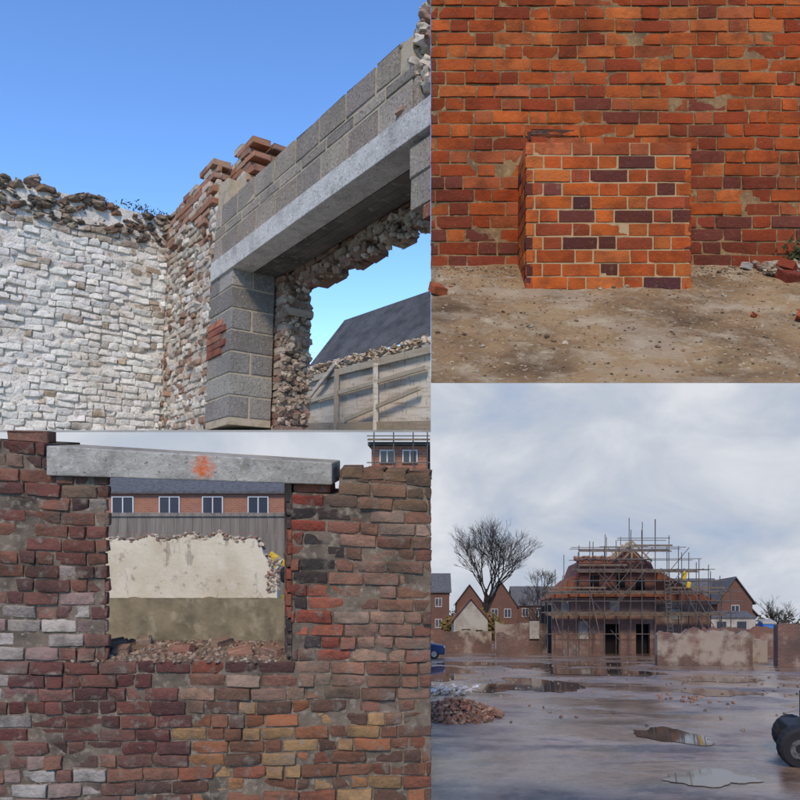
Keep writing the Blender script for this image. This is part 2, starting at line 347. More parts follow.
# =========================================================== PLACE TWO: orange brick wall and pier
G=grp('orange_brick_wall')
OR=[(.43,.082,.018),(.49,.108,.024),(.36,.062,.016),(.46,.09,.02),(.29,.052,.018),(.51,.13,.032),(.40,.10,.035)]
def c2(u,v):
    k=R.random()
    if v<.93: return pick((.22,.045,.022),(.15,.04,.025),(.28,.058,.022)) if k<.8 else pick(*OR)
    if v<1.3: return pick((.22,.045,.022),(.27,.055,.022),(.16,.045,.03)) if k<.34 else pick(*OR)
    if k>.95: return pick((.20,.05,.03),(.25,.06,.028))
    return pick(*OR)
def M2(P):
    w2=np.array([.004*noise.noise(Vector((p[0]*4,p[1]*4,3))) for p in P])
    return np.stack([P[:,0],3.5-P[:,2],P[:,1]+w2],1)
H2=lambda u,v:(1.30<u<1.355 and 1.13<v<1.2)
it=lay(0.0,2.2,.745,24,.0655,.186,.0075,c2,'flemish',proud=.0018,skip=H2)
bricks('bricks',it,M2,m_brickA,bev=.0020,amp=.0032,parent=G)
rboxes('mortar',[((1.1,3.6245,1.42),(1.1,.12,.9),None,(.4,.3,.2))],m_mortA,.002,0,G)
rboxes('crumbled_patch',[((.61,3.502,1.485),(.11,.006,.016),rot(0,.03,0),(.10,.045,.03)),((.53,3.504,1.475),(.05,.006,.022),rot(0,-.1,0),(.08,.04,.03))],m_stone,.006,.002,G)
G=grp('sample_brick_pier')
def M2p(P): return np.stack([P[:,0],3.2-P[:,2],P[:,1]],1)
dk2=[(.085,.032,.032),(.12,.04,.034),(.16,.045,.034),(.10,.033,.026)]
def c2p(u,v):
    if v>1.25: return pick((.55,.15,.055),(.49,.11,.035))
    dark=R.random()<(.42 if int((v-.64)/.0615)%2 else .14)
    return pick(*dk2) if dark else pick((.54,.115,.022),(.47,.09,.02),(.57,.15,.035),(.36,.07,.025))
it=lay(.434,1.189,.640,11,.0615,.172,.0075,c2p,'flemish',proud=.0010)
bricks('front_bricks',it,M2p,m_brickA,bev=.0015,amp=.0016,parent=G)
def M2s(P): return np.stack([.434-P[:,2],P[:,0],P[:,1]],1)
it=lay(3.2,3.5,.640,11,.0615,.172,.0075,c2p,'flemish',proud=.0008); bricks('side_bricks',it,M2s,m_brickA,bev=.0015,amp=.001,parent=G)
def M2t(P): return np.stack([1.189+P[:,2],P[:,0],P[:,1]],1)
it=lay(3.2,3.5,.640,11,.0615,.172,.0075,c2p,'flemish',proud=.0008); bricks('end_bricks',it,M2t,m_brickA,bev=.0015,amp=.001,parent=G)
m_mortP=surf('pier_mortar',(.42,.28,.14),[((.28,.18,.09),30,.5,.8)],bump=(150,.6,.003))
rboxes('core',[((.8115,3.3515,.975),(.373,.148,.34),None,(.5,.4,.3))],m_mortP,.003,0,G)
m_dirt=surf('dusty_ground',(.33,.215,.108),[((.17,.10,.05),3.5,.42,.62),((.43,.335,.21),7,.50,.68),((.10,.06,.033),2.2,.52,.66,None,'MIX',.85),((.46,.36,.24),50,.58,.70),((.08,.052,.03),45,.60,.72),((.40,.31,.21),2.0,.53,.60,(1,2,2),'MIX',.5)],spec=.1,bump=(60,1,.01),bump2=(14,.8,.02))
nx,ny=150,70; V=[];Fa=[]
def tz(x,y):
    z=.81-.537*(3.5-y); 
    k=min(1,max(0,(y-2.277)/.1))
    z+=k*.014*noise.noise(Vector((x*4,y*4,0)))+k*.007*noise.noise(Vector((x*18,y*18,3)))
    if y>3.36: z+=.012*(y-3.36)/.14
    return z
for j in range(ny+1):
    for i in range(nx+1):
        x=2.2*i/nx; y=2.277+1.3*j/ny; V.append((x,y,tz(x,y)))
for j in range(ny):
    for i in range(nx): a=j*(nx+1)+i; Fa.append((a,a+1,a+nx+2,a+nx+1))
n0=len(V); V+=[(0,2.277,.1528),(2.2,2.277,.1528),(2.2,3.577,.25),(0,3.577,.25)]
Fa+=[(n0,n0+3,n0+2,n0+1)]
Fa+=[[j*(nx+1) for j in range(ny+1)]+[n0+3,n0],[j*(nx+1)+nx for j in range(ny+1)][::-1]+[n0+1,n0+2]]
mk('terrace_ground',V,Fa,m_dirt)
def onT(x,y,h=0): return (x,y,tz(x,y)+h)
it=[]
for i in range(1800):
    x=R.uniform(.02,2.15); y=3.48-abs(R.gauss(0,.07)) if R.random()<.4 else R.uniform(2.32,3.45)
    if x>1.6 and R.random()<.4: y=3.45-abs(R.gauss(0,.15))
    if y<2.3: continue
    s=R.uniform(.0015,.0042) if R.random()<.96 else R.uniform(.005,.009)
    it.append((onT(x,y,s*.3),(s*1.3,s,s*.7),pick((.33,.25,.16),(.45,.36,.25),(.2,.13,.08),(.33,.15,.08),(.14,.1,.06))))
rocks('gravel',it,m_stone)
def loose(name,lst):
    rboxes(name,[(onT(x,y,h),hs,rot(*r),c) for x,y,h,hs,r,c in lst],m_brickA,.004,.0015)
loose('brick_rubble',[(.03,3.12,.02,(.03,.045,.02),(.4,.2,.4),(.5,.13,.05)),(1.69,3.3,.02,(.05,.04,.022),(.55,0,.3),(.2,.04,.025)),(1.72,3.38,.03,(.05,.04,.02),(.4,.2,1.),(.3,.06,.03)),(1.83,3.34,.02,(.05,.04,.02),(.5,.1,-.4),(.18,.06,.05)),
 (1.55,3.44,.02,(.02,.02,.015),(.3,.2,.4),(.5,.45,.38)),(1.66,2.72,.02,(.045,.03,.02),(.5,.1,.4),(.45,.14,.07)),(1.49,2.66,.012,(.012,.012,.009),(.5,.1,.4),(.4,.14,.08)),(1.49,2.80,.02,(.035,.025,.018),(.5,.2,1.2),(.5,.13,.06)),(1.31,2.84,.01,(.01,.01,.008),(.5,.3,.4),(.45,.12,.05))])
it=[]
for i in range(260):
    x=1.60+abs(R.gauss(0,.19)); y=3.47-abs(R.gauss(0,.07)); s=R.uniform(.004,.015)
    if x<2.15: it.append((onT(x,y,s*.8+.02*R.random()),(s*1.3,s,s*.8),pick((.35,.28,.19),(.25,.17,.1),(.45,.37,.27),(.3,.12,.07))))
rocks('rubble_heap',it,m_stone)
weed('weeds',(1.84,3.45,.83),(.05,.02,.05),300,I3,.03)
# =========================================================== PLACE THREE: old wall with window opening
def warp(u,v): return v-.05*(u+2.155)*np.clip((v+1.25)/1.15,-.5,1)
def M3(P):
    wob=np.array([.010*noise.noise(Vector((p[0]*3,p[1]*3,1))) for p in P])
    return np.stack([P[:,0],3.5-P[:,2]+wob,warp(P[:,0],P[:,1])+wob*.9],1)
def c3(u,v):
    k=R.random(); f=noise.noise(Vector((u*2.2,v*2.2,9)))*.5
    if u<-1.6 and v>-1.16:
        if v>-.72+f*.5: return pick((.16,.065,.05),(.12,.055,.045),(.20,.09,.06),(.09,.05,.045),(.22,.14,.10)) if k<.95 else pick((.32,.25,.21))
        return pick((.40,.33,.28),(.44,.37,.32),(.30,.20,.17)) if k<.55 else pick((.19,.085,.065),(.14,.065,.055),(.24,.12,.09))
    if v<-1.12 and u<-1.22+f*.6:
        if v>-1.62: return pick((.13,.05,.042),(.10,.045,.04),(.16,.065,.05),(.19,.09,.07)) if (u>-1.95 or k<.65) else pick((.32,.26,.23),(.24,.13,.11))
        return pick((.38,.32,.28),(.32,.22,.18),(.42,.36,.32)) if k<(.5 if u<-1.7 else .14) else pick((.17,.085,.065),(.25,.12,.08),(.13,.075,.06))
    if v>-1.22 and -1.25<u<-.65 and v<-1.1: return pick((.22,.065,.04),(.27,.08,.045),(.10,.05,.045))
    if -.72<u<-.47 and v>-1.12: return pick((.25,.06,.04),(.30,.10,.06),(.07,.05,.045),(.055,.045,.042),(.29,.08,.05),(.20,.11,.08))
    if v<-1.35+f*.5: return pick((.33,.155,.07),(.28,.11,.055),(.23,.085,.05),(.35,.20,.095),(.20,.09,.055),(.13,.07,.05))
    if v>-.33: return pick((.17,.105,.065),(.13,.085,.06),(.20,.11,.07))
    return pick((.26,.13,.085),(.30,.18,.12),(.22,.10,.068),(.33,.22,.16),(.26,.15,.105),(.17,.09,.062))
def seg3(v):
    e=R.uniform(-.012,.012)
    if v>-.085: return [(-2.55,-1.93)]
    if v>-.235: return [(-2.55,-1.62+e)]+([(-.46,0)] if v<-.14 else [])
    if v>-1.14: return [(-2.55,-1.62+e),(-.70,0)]
    return [(-2.55,0)]
G=grp('old_brick_wall')
it=lay(-2.55,0,-2.325,33,.0690,.178,.0085,c3,'mix',segs=seg3,proud=.005,skip=lambda u,v:R.random()<.004)
bricks('bricks',it,M3,m_brickC,bev=.0038,amp=.0058,freq=20,parent=G)
def slab3(name,rs):
    V=[];Fa=[]
    for u0,u1,v0,v1,bk in rs:
        n=12
        for y in(3.508,3.85):
            for j in(0,1):
                for i in range(n+1):
                    u=u0+(u1-u0)*i/n; v=(v0,v1)[j]; V.append((u-(bk*i/n if y>3.6 else 0),y,float(warp(u,v))))
        b=len(V)-4*(n+1); q=n+1
        for i in range(n):
            Fa+=[(b+i,b+i+1,b+q+i+1,b+q+i),(b+2*q+i,b+3*q+i,b+3*q+i+1,b+2*q+i+1),(b+q+i,b+q+i+1,b+3*q+i+1,b+3*q+i),(b+i,b+2*q+i,b+2*q+i+1,b+i+1)]
        Fa+=[(b,b+q,b+3*q,b+2*q),(b+n,b+2*q+n,b+3*q+n,b+q+n)]
    return mk(name,V,Fa,m_mortC,None,G)
slab3('mortar',[(-2.55,-1.93,-1.15,-.058,0),(-1.93,-1.635,-1.15,-.13,.155),(-.695,-.46,-1.15,-.25,0),(-.46,-.002,-1.15,-.16,0),(-2.55,-.002,-2.35,-1.152,0)])
it=[]
for u in np.arange(-.4,-.05,.115):
    it.append(((u,3.6,float(warp(u,-.13))),(.052,.1,.028),rot(0,0,R.uniform(-.1,.1)),c3(-.2,-.2)))
it+=[((-2.05,3.6,-.035),(.1,.05,.03),rot(0,.03,.1),(.2,.1,.07)),((-.36,3.6,-.232),(.1,.06,.034),None,(.28,.12,.08)),((-.60,3.62,-.285),(.09,.1,.03),None,(.3,.10,.06))]
rboxes('top_bricks',it,m_brickC,.007,.003,G)
G=grp('precast_concrete_lintel')
m_lint3=surf('precast_concrete',(.43,.40,.345),[((.22,.20,.17),6,.40,.70),((.54,.51,.45),30,.5,.75),((.06,.055,.05),45,.58,.70,None,'MIX',.85),((.16,.145,.12),2.2,.5,.68,(1,1,3),'MIX',.6)],spec=.1,bump=(60,.9,.008))
nt=m_lint3.node_tree; pb=nt.nodes['Principled BSDF']; src=pb.inputs['Base Color'].links[0].from_socket
tc=nt.nodes.new('ShaderNodeTexCoord'); nz=nt.nodes.new('ShaderNodeTexNoise'); nz.inputs['Scale'].default_value=40; nz.inputs['Detail'].default_value=6; nt.links.new(tc.outputs['Object'],nz.inputs[0])
vm=nt.nodes.new('ShaderNodeVectorMath'); vm.operation='DISTANCE'; vm.inputs[1].default_value=(-1.13,3.46,-.185); nt.links.new(tc.outputs['Object'],vm.inputs[0])
ma=nt.nodes.new('ShaderNodeMath'); ma.operation='MULTIPLY_ADD'; nt.links.new(nz.outputs['Fac'],ma.inputs[0]); ma.inputs[1].default_value=.14; nt.links.new(vm.outputs['Value'],ma.inputs[2])
rr=nt.nodes.new('ShaderNodeMapRange'); rr.inputs[1].default_value=.08; rr.inputs[2].default_value=.135; rr.inputs[3].default_value=.9; rr.inputs[4].default_value=0; nt.links.new(ma.outputs[0],rr.inputs[0])
mx=nt.nodes.new('ShaderNodeMix'); mx.data_type='RGBA'; nt.links.new(rr.outputs[0],mx.inputs[0]); nt.links.new(src,mx.inputs[6]); mx.inputs[7].default_value=(.62,.12,.02,1); nt.links.new(mx.outputs[2],pb.inputs['Base Color'])
V=[(-1.905,y,z) for y in(3.465,3.78) for z in(-.225,-.078)]+[(-.49,y,z) for y in(3.465,3.78) for z in(-.272,-.162)]
o=mk('lintel_beam',V,[(0,1,5,4),(2,6,7,3),(1,3,7,5),(0,4,6,2),(0,2,3,1),(4,5,7,6)],m_lint3,None,G)
bv=o.modifiers.new('bevel','BEVEL'); bv.width=.006; bv.segments=2
G=grp('window_reveal'); m_rev=surf('reveal_plaster',(.26,.19,.14),[((.10,.075,.06),8,.45,.68),((.48,.41,.33),20,.52,.72),((.2,.08,.05),5,.5,.65,(1,1,4),'MIX',.6)],bump=(60,.9,.01))
V=[(-.698,3.5,-1.16),(-.698,3.5,-.27),(-.81,3.87,-1.16),(-.81,3.87,-.27),(-.6,3.87,-1.16),(-.6,3.87,-.27)]
mk('splayed_jamb',V,[(0,2,3,1),(2,4,5,3)],m_rev,None,G)
it=[]
for v in np.arange(-1.10,-.30,.069):
    it.append(((-.715+R.uniform(-.004,.004),3.56,float(warp(-.7,v))),(.022,.055,.029),rot(0,0,.3),c3(-.6,v)))
rboxes('reveal_bricks',it,m_brickC,.006,.002,G)
it=[]
for i in range(1000):
    x=R.uniform(-1.80,-.72); y=R.uniform(3.5,3.84); s=R.uniform(.003,.012)
    it.append(((x,y,-1.158+warp(x,-1.15)+1.15+s*.5),(s*1.2,s,s*.7),pick((.3,.21,.15),(.38,.31,.24),(.2,.12,.08),(.28,.17,.12),(.16,.12,.09))))
rocks('sill_rubble',it,m_stone)
it=[]
for x,y,az,c in((-1.30,3.66,-.3,(.28,.13,.09)),(-1.12,3.76,.9,(.28,.18,.12)),(-.98,3.6,.3,(.32,.17,.11)),(-1.55,3.78,.2,(.28,.2,.15)),(-.82,3.62,-.6,(.26,.15,.11)),(-1.68,3.74,.5,(.24,.17,.13)),(-1.60,3.62,.1,(.24,.15,.11))):
    it.append(((x,y,-1.137+float(warp(x,-1.13))+1.13),(R.uniform(.035,.065),.03,.022),rot(R.uniform(-.15,.15),R.uniform(-.15,.15),az),c))
rboxes('loose_bricks',it,m_stone,.006,.003)
G=grp('cream_rendered_wall')
m_cream=surf('cream_render',(.64,.565,.41),[((.48,.40,.26),.45,.45,.7,None,'MIX',.8),((.25,.19,.13),2.5,.58,.72),((.70,.64,.5),1.2,.5,.7,None,'MIX',.6),((.2,.15,.1),1.0,.60,.63,(1,1,.25),'MIX',.5)],bump=(6,.6,.05))
m_olive=surf('stained_render',(.25,.20,.115),[((.13,.11,.065),.6,.42,.65),((.36,.30,.19),1.5,.52,.75),((.08,.065,.04),.8,.56,.7,(1,1,.3),'MIX',.8)],bump=(6,.6,.05))
n=90; top=[]
for i in range(n+1):
    x=-17.8+ (17.8-7.7)*i/n; h=6.95+.22*noise.noise(Vector((x*1.1,0,0)))+.16*noise.noise(Vector((x*4,2,0)))
    if x>-8.7: h=6.7-(x+8.7)*1.6+.6*noise.noise(Vector((x*5,2,0)))
    if x<-16.6: h-=.35
    if -12.5<x<-10.5: h+=.15
    top.append((x,h))
prism('upper_render',[(-17.8,4.0)]+[(-7.7,4.0)]+top[::-1],35,35.7,m_cream,G)
low=[(-18.2+(18.2-6.9)*i/60,3.99+.12*noise.noise(Vector((i*.25,5,0)))) for i in range(61)]
prism('lower_render',[(-18.2,0),(-6.9,0)]+low[::-1],34.95,35.69,m_olive,G)
it=[]
for i in range(300):
    t=R.choice(top); it.append((site(t[0],35.15+R.uniform(-.1,.35),t[1]+R.uniform(-.05,.12)),(.12,.1,.05),pick((.26,.15,.11),(.4,.31,.22),(.2,.14,.1),(.45,.38,.28))))
for i in range(40):
    it.append((site(R.uniform(-8.2,-7.6),34.98+R.uniform(0,.1),R.uniform(4.3,6.0)),(.13,.04,.07),pick((.26,.14,.1),(.35,.26,.19),(.42,.36,.27))))
rocks('broken_top',it,m_stone,G)
m_dkfence=surf('grey_boards',(.24,.21,.17),[((.14,.12,.10),.5,.4,.7,(8,1,.5))],bump=None)
G=grp('grey_hoarding'); it=[]
x=-24
while x<-6.5: it.append((site(x,45,9.27+.02*R.random()),(.29,.03,.65),None,(.2,.2,.2))); x+=.6
rboxes('boards',it,m_dkfence,.01,0,G)
rboxes('rails',[(site(-15,44.9,9.75),(9,.05,.06),None,(.1,.1,.1)),(site(-15,44.9,4.6),(9,.03,4),None,(.1,.1,.1))],m_dkfence,.01,0,G)
m_nb=surf('red_facing_brick',brick=((.17,.07,.045),(.13,.055,.038),(.18,.14,.11),.45,.16),layers=[((.09,.055,.045),.4,.45,.75,None,'MIX',.5)],bump=None)
m_glass=surf('window_glass',(.05,.06,.075),rough=.1,bump=None,spec=.6)
m_frame=surf('white_frame',(.6,.6,.57),bump=None,rough=.5)
def window(x,y,h,w,hh,parent,bars=1):
    rboxes('window_glass',[(site(x,y-.02,h),(w/2,.03,hh/2),None,(0,0,0))],m_glass,.005,0,parent)
    t=.07*max(1,w/1.2)
    L_=[(site(x+s*w/2,y-.06,h),(t/2,.05,hh/2+t/2),None,(0,0,0)) for s in(-1,1)]+[(site(x,y-.065,h+s*hh/2),(w/2+t/2,.05,t/2),None,(0,0,0)) for s in(-1,1)]
    if bars: L_.append((site(x,y-.05,h),(t/2,.04,hh/2),None,(0,0,0)))
    rboxes('window_frame',L_,m_frame,.005,0,parent)
def house(name,x0,x1,y0,y1,he,hr,wins,mw,mr_=None,gable=False,over=.4):
    mr_=mr_ or m_slate; G=grp(name); ym=(y0+y1)/2
    if gable:
        xm=(x0+x1)/2; prism('walls',[(x0,0),(x1,0),(x1,he),(xm,hr),(x0,he)],y0,y1,mw,G)
        sl=(hr-he)/(xm-x0)
        for s,xa in((-1,x0),(1,x1)):
            xa2=xa+s*over; ha=he-over*sl
            V=[site(xm,y0-over,hr+.05),site(xa2,y0-over,ha+.05),site(xa2,y1,ha+.05),site(xm,y1,hr+.05)]; V+=[(a,b,c+.2) for a,b,c in V]
            mk('roof',V,[(0,3,2,1),(4,5,6,7),(0,1,5,4),(1,2,6,5),(2,3,7,6)],mr_,None,G)
    else:
        V=[site(x,y,h) for x in(x0,x1) for y,h in((y0,0),(y0,he),(ym,hr),(y1,he),(y1,0))]
        mk('walls',V,[(0,5,6,1),(4,3,8,9),(0,1,2,3,4),(5,9,8,7,6)],mw,None,G)
        for yy in(y0-over,y1+over):
            hh=he-over*(hr-he)/(ym-y0)
            V=[site(x0-over,yy,hh+.03),site(x1+over,yy,hh+.03),site(x1+over,ym,hr+.03),site(x0-over,ym,hr+.03)]; V+=[(a,b,c+.2) for a,b,c in V]
            mk('roof',V,[(0,1,2,3),(4,7,6,5),(0,4,5,1),(1,5,6,2),(0,3,7,4),(2,6,7,3)],mr_,None,G)
    for wx,wh,ww,wz in wins: window(wx,y0,wh,ww,wz,G)
    return G
m_nbo=surf('orange_facing_brick',brick=((.36,.14,.075),(.29,.11,.06),(.32,.25,.19),.45,.16),layers=[((.22,.10,.07),.4,.45,.75,None,'MIX',.5)],bump=None)
house('terraced_brick_house',-34,-11,60,68,14.2,16.2,[(-26.4,12.95,1.8,1.7),(-22.4,12.95,1.7,1.7),(-18.7,12.95,1.7,1.7),(-14.8,12.95,1.7,1.7),(-30,12.95,1.6,1.5)],m_nbo)
G=house('scaffolded_brick_house',-3.4,-.25,40,46,12.9,13.4,[(-2.5,12.3,.8,.7),(-1.2,12.3,.8,.7)],m_nbo,over=.2)
m_pole=surf('galvanised_tube',(.10,.088,.078),[((.20,.13,.08),2,.5,.7)],rough=.6,bump=None,metal=0)
m_plank=surf('scaffold_boards',(.20,.14,.09),[((.11,.08,.055),3,.4,.7)],bump=None)
tubes('scaffold_poles',[(site(x,39.3,0),site(x,39.3,14.2),.035,.035) for x in(-3.2,-2.1,-1,-.2)]+[(site(-3.6,39.3,h),site(-.05,39.3,h),.035,.035) for h in(13.3,13.8,11.8)],m_pole,G)
rboxes('scaffold_deck',[(site(-1.8,39.5,13.15),(1.75,.4,.05),None,(0,0,0))],m_plank,.005,0,G)
m_yel=surf('yellow_paint',(.60,.40,.03),[((.3,.2,.05),3,.6,.8)],rough=.45,bump=None); m_blk=surf('black_rubber',(.02,.02,.022),rough=.8,bump=(40,.3,.01))
G=grp('yellow_excavator')
def bx(n,c,h,m,r=None,b=.05): return rboxes(n,[(site(*c),h,r,(0,0,0))],m,b,0,G)
bx('tracks',(-7.9,38,.6),(2.0,.5,.5),m_blk,None,.4); bx('body',(-7.6,38,1.9),(1.4,.9,.6),m_yel,None,.15); bx('cab',(-8.3,37.7,3.1),(.6,.6,.9),m_glass,None,.1); bx('cab_roof',(-8.3,37.7,4.05),(.66,.66,.08),m_yel)
bx('boom',(-8.8,38,4.6),(.18,.2,1.9),m_yel,rot(0,.2,0)); bx('stick',(-8.3,38,6.25),(.55,.14,.15),m_yel,rot(0,.6,0)); bx('ram',(-8.35,37.8,5.7),(.06,.06,.6),m_frame,rot(0,.5,0),.03); bx('bucket',(-7.95,38,5.4),(.3,.4,.35),m_blk,rot(0,.4,0),.15)
bx('counterweight',(-6.2,38,2.0),(.35,.9,.7),m_yel,None,.2)
# =========================================================== PLACE FOUR: yard and scaffolded building
m_yard=surf('wet_concrete_yard',(.27,.172,.115),[((.16,.10,.066),.22,.38,.60),((.36,.25,.18),.6,.47,.68,(1,.5,1)),((.11,.072,.05),1.6,.50,.66,None,'MIX',.85),((.30,.165,.085),.16,.46,.64,None,'MIX',.75),((.08,.052,.038),.40,.54,.59,(.5,1.0,1),'MIX',.8),((.38,.28,.21),5,.54,.7,None,'MIX',.5),((.07,.045,.032),9,.58,.7,None,'MIX',.65),((.09,.06,.042),.12,.5,.6,(.6,1,1),'MIX',.6)],rlayer=(.30,.40,.56,.55,.10,(.7,.8,1)),bump=(4,.35,.02),bump2=(25,.4,.008),spec=.32)
V=[];Fa=[];xs=np.linspace(-110,150,60); ys=np.concatenate([np.linspace(4,40,50),np.linspace(42,260,40)])
for y in ys:
    for x in xs: V.append((x,y,g(y)))
for j in range(len(ys)-1):
    for i in range(59): a=j*60+i; Fa.append((a,a+1,a+61,a+60))
mk('ground',V,Fa,m_yard)
m_pud=surf('puddle_water',(.12,.085,.06),rough=.04,bump=None,spec=.6)
def puddle(x,y,rx,ry,s):
    V=[(x,y,g(y)+.012)]; n=110
    for k in range(n):
        t=2*math.pi*k/n; r=1+.6*noise.noise(Vector((math.cos(t)*1.1,math.sin(t)*1.1,s)))+.18*noise.noise(Vector((math.cos(t)*3.2,math.sin(t)*3.2,s)))+.05*noise.noise(Vector((math.cos(t)*9,math.sin(t)*9,s)))
        xx=x+rx*r*math.cos(t); yy=y+ry*r*math.sin(t); V.append((xx,yy,g(yy)+.012))
    mk('puddle',V,[(0,k+1,(k+1)%n+1) for k in range(n)],m_pud)
for p in((4.7,31,1.9,4.0,1),(9.5,40,3.2,3.5,5),(2.6,29,1.5,2.0,2),(4.5,11.3,.7,.6,4),(1.0,42,1.5,4,6),(5.4,16.0,.75,1.3,3),(11,27,1.4,1.6,8),(3.5,50,4,2.5,9),(7.2,46,2.4,3,13),(14,34,1.8,2,15),(.8,35,1,2.4,17),(12,50,3,3,21)): puddle(*p)
m_joint=surf('crack_grit',(.12,.085,.062),bump=None,rough=.9)
V=[];Fa=[]
for (x,y,dx,dy,L_,sd_) in((0,20,1,.06,25,3),(3,12.5,1,.1,8,4),(10,20,.6,.7,14,5),(0,33,1,0.04,30,6)):
    N_=int(L_/.4)
    for k in range(N_):
        o=[]
        for q in(k,k+1):
            xx=x+dx*q*.4+.25*noise.noise(Vector((q*.13,sd_,0)))+.05*noise.noise(Vector((q*.9,sd_,0))); yy=y+dy*q*.4+.25*noise.noise(Vector((q*.13,sd_,5)))
            o.append((xx,yy))
        wd=.006+.012*abs(noise.noise(Vector((k*.3,sd_,9))))
        px_,py_=(-dy*wd,dx*wd); n=len(V)
        for (xx,yy),s in((o[0],1),(o[0],-1),(o[1],-1),(o[1],1)): V.append((xx+s*px_,yy+s*py_,g(yy+s*py_)+.005))
        Fa.append((n,n+1,n+2,n+3))
mk('concrete_cracks',V,Fa,m_joint)
m_sky=bpy.data.materials.new('overcast_sky'); m_sky.use_nodes=True; nt=m_sky.node_tree; nt.nodes.clear(); N=nt.nodes;L=nt.links
out=N.new('ShaderNodeOutputMaterial'); em=N.new('ShaderNodeEmission'); tc=N.new('ShaderNodeTexCoord'); mp=N.new('ShaderNodeMapping'); mp.inputs['Scale'].default_value=(.018,.0,.034); mp.inputs['Rotation'].default_value=(0,.25,0)
n1=N.new('ShaderNodeTexNoise'); n1.inputs['Scale'].default_value=1; n1.inputs['Detail'].default_value=9; n1.inputs['Roughness'].default_value=.55; n1.inputs['Distortion'].default_value=.5
cr_=N.new('ShaderNodeValToRGB'); e=cr_.color_ramp.elements; e[0].position=.3; e[0].color=(.37,.46,.63,1); e[1].position=.68; e[1].color=(.73,.75,.80,1); q=e.new(.47); q.color=(.52,.57,.66,1)
L.new(tc.outputs['Object'],mp.inputs[0]); L.new(mp.outputs[0],n1.inputs['Vector']); L.new(n1.outputs['Fac'],cr_.inputs[0]); L.new(cr_.outputs[0],em.inputs[0]); em.inputs[1].default_value=1.0; L.new(em.outputs[0],out.inputs[0])
V=[];Fa=[];n=24
for i in range(n+1):
    t=-1+2*i/n; x=220*t+20; y=225-40*t*t
    V+=[(x,y,-110),(x,y,52/700*y)]
for i in range(n): Fa.append((2*i,2*i+2,2*i+3,2*i+1))
mk('sky',V,Fa,m_sky)
m_bb=surf('weathered_red_brick',brick=((.25,.072,.04),(.15,.052,.036),(.20,.14,.11),.34,.12),layers=[((.07,.043,.036),.35,.48,.72,None,'MIX',.6),((.32,.19,.12),.5,.56,.72,None,'MIX',.5)],bump=None)
m_bl=surf('rendered_lower_brick',brick=((.24,.12,.085),(.17,.085,.06),(.26,.21,.17),.34,.12),layers=[((.36,.30,.25),.35,.50,.62,None,'MIX',.7),((.07,.05,.04),.5,.52,.72,None,'MIX',.6)],bump=None)
m_bw=surf('ruined_wall_brick',brick=((.20,.10,.07),(.13,.07,.052),(.22,.18,.15),.34,.12),layers=[((.08,.06,.05),.4,.42,.66,None,'MIX',.75),((.38,.32,.25),.35,.52,.60,None,'MIX',.8),((.22,.10,.065),.3,.5,.7,None,'MIX',.5)],bump=None)
m_dark=surf('dark_interior',(.012,.011,.011),bump=None)  # near-black colour stands in for the shade inside rooms and openings
m_tile=surf('clay_tiles',(.28,.095,.048),[((.13,.058,.04),.8,.4,.7)],bump=(8,.5,.03))
m_board=surf('pale_board',(.40,.37,.32),[((.25,.22,.19),1.5,.45,.7)],bump=None)
def wallop(name,x0,x1,h0,h1,y,th,ops,mat,parent):
    X=sorted({x0,x1,*[o[0] for o in ops],*[o[1] for o in ops]}); Hh=sorted({h0,h1,*[o[2] for o in ops],*[o[3] for o in ops]})
    V=[];Fa=[]
    for i in range(len(X)-1):
        for j in range(len(Hh)-1):
            cx_=(X[i]+X[i+1])/2; ch_=(Hh[j]+Hh[j+1])/2
            if any(o[0]<cx_<o[1] and o[2]<ch_<o[3] for o in ops): continue
            n=len(V); V+=[site(x,yy,h) for yy in(y,y+th) for x,h in((X[i],Hh[j]),(X[i+1],Hh[j]),(X[i+1],Hh[j+1]),(X[i],Hh[j+1]))]
            Fa+=[(n,n+1,n+2,n+3),(n+4,n+7,n+6,n+5),(n,n+3,n+7,n+4),(n+1,n+5,n+6,n+2),(n,n+4,n+5,n+1),(n+3,n+2,n+6,n+7)]
    return mk(name,V,Fa,mat,None,parent)
G=grp('scaffolded_brick_building')
wallop('ground_storey',12.1,22.5,0,5.6,70,.5,[(14.7,15.8,1.5,3.3),(17.4,18.9,0,3.0),(20.5,21.9,0,3.0),(17.9,18.9,4.3,5.2),(13.0,13.9,4.2,5.2)],m_bl,G)
wallop('side_wing',22.5,28.2,0,5.3,70.6,.5,[(24.2,25.3,3.4,4.6),(26.4,27.3,1.0,2.2)],m_bl,G)
prism('interior',[(12.3,0),(28,0),(28,5),(12.3,5)],71.2,78,m_dark,G)  # solid block, its black colour gives the room's darkness
prism('upper_storey',[(13.8,5.6),(24.2,5.6),(23.0,7.6),(22.3,9.3),(21.6,9.5),(20.2,10.9),(18.8,9.6),(17.0,9.6),(15.3,9.5),(14.7,8.0)],71,78,m_bb,G)
prism('lower_roof_left',[(11.9,5.6),(14.4,5.6),(14.9,7.6),(14.2,7.8)],70.2,77,m_tile,G)
prism('lower_roof_right',[(22.6,5.4),(28.9,5.3),(26.0,6.6),(22.8,8.4)],70.4,77,m_tile,G)
rboxes('upper_dark_panels',[(site(x,70.97,h),(.45,.05,.6),None,(0,0,0)) for x,h in((16.6,7.3),(19.2,7.3),(21.2,7.0))],m_dark,.01,0,G)  # dark panels on the solid wall, opening shade put into their colour
rboxes('tile_bands',[(site(18.6,70.6,6.0),(4.8,.5,.14),None,(0,0,0)),(site(18.0,70.7,8.75),(3.1,.4,.35),rot(.5,0,0),(0,0,0))],m_tile,.02,0,G)
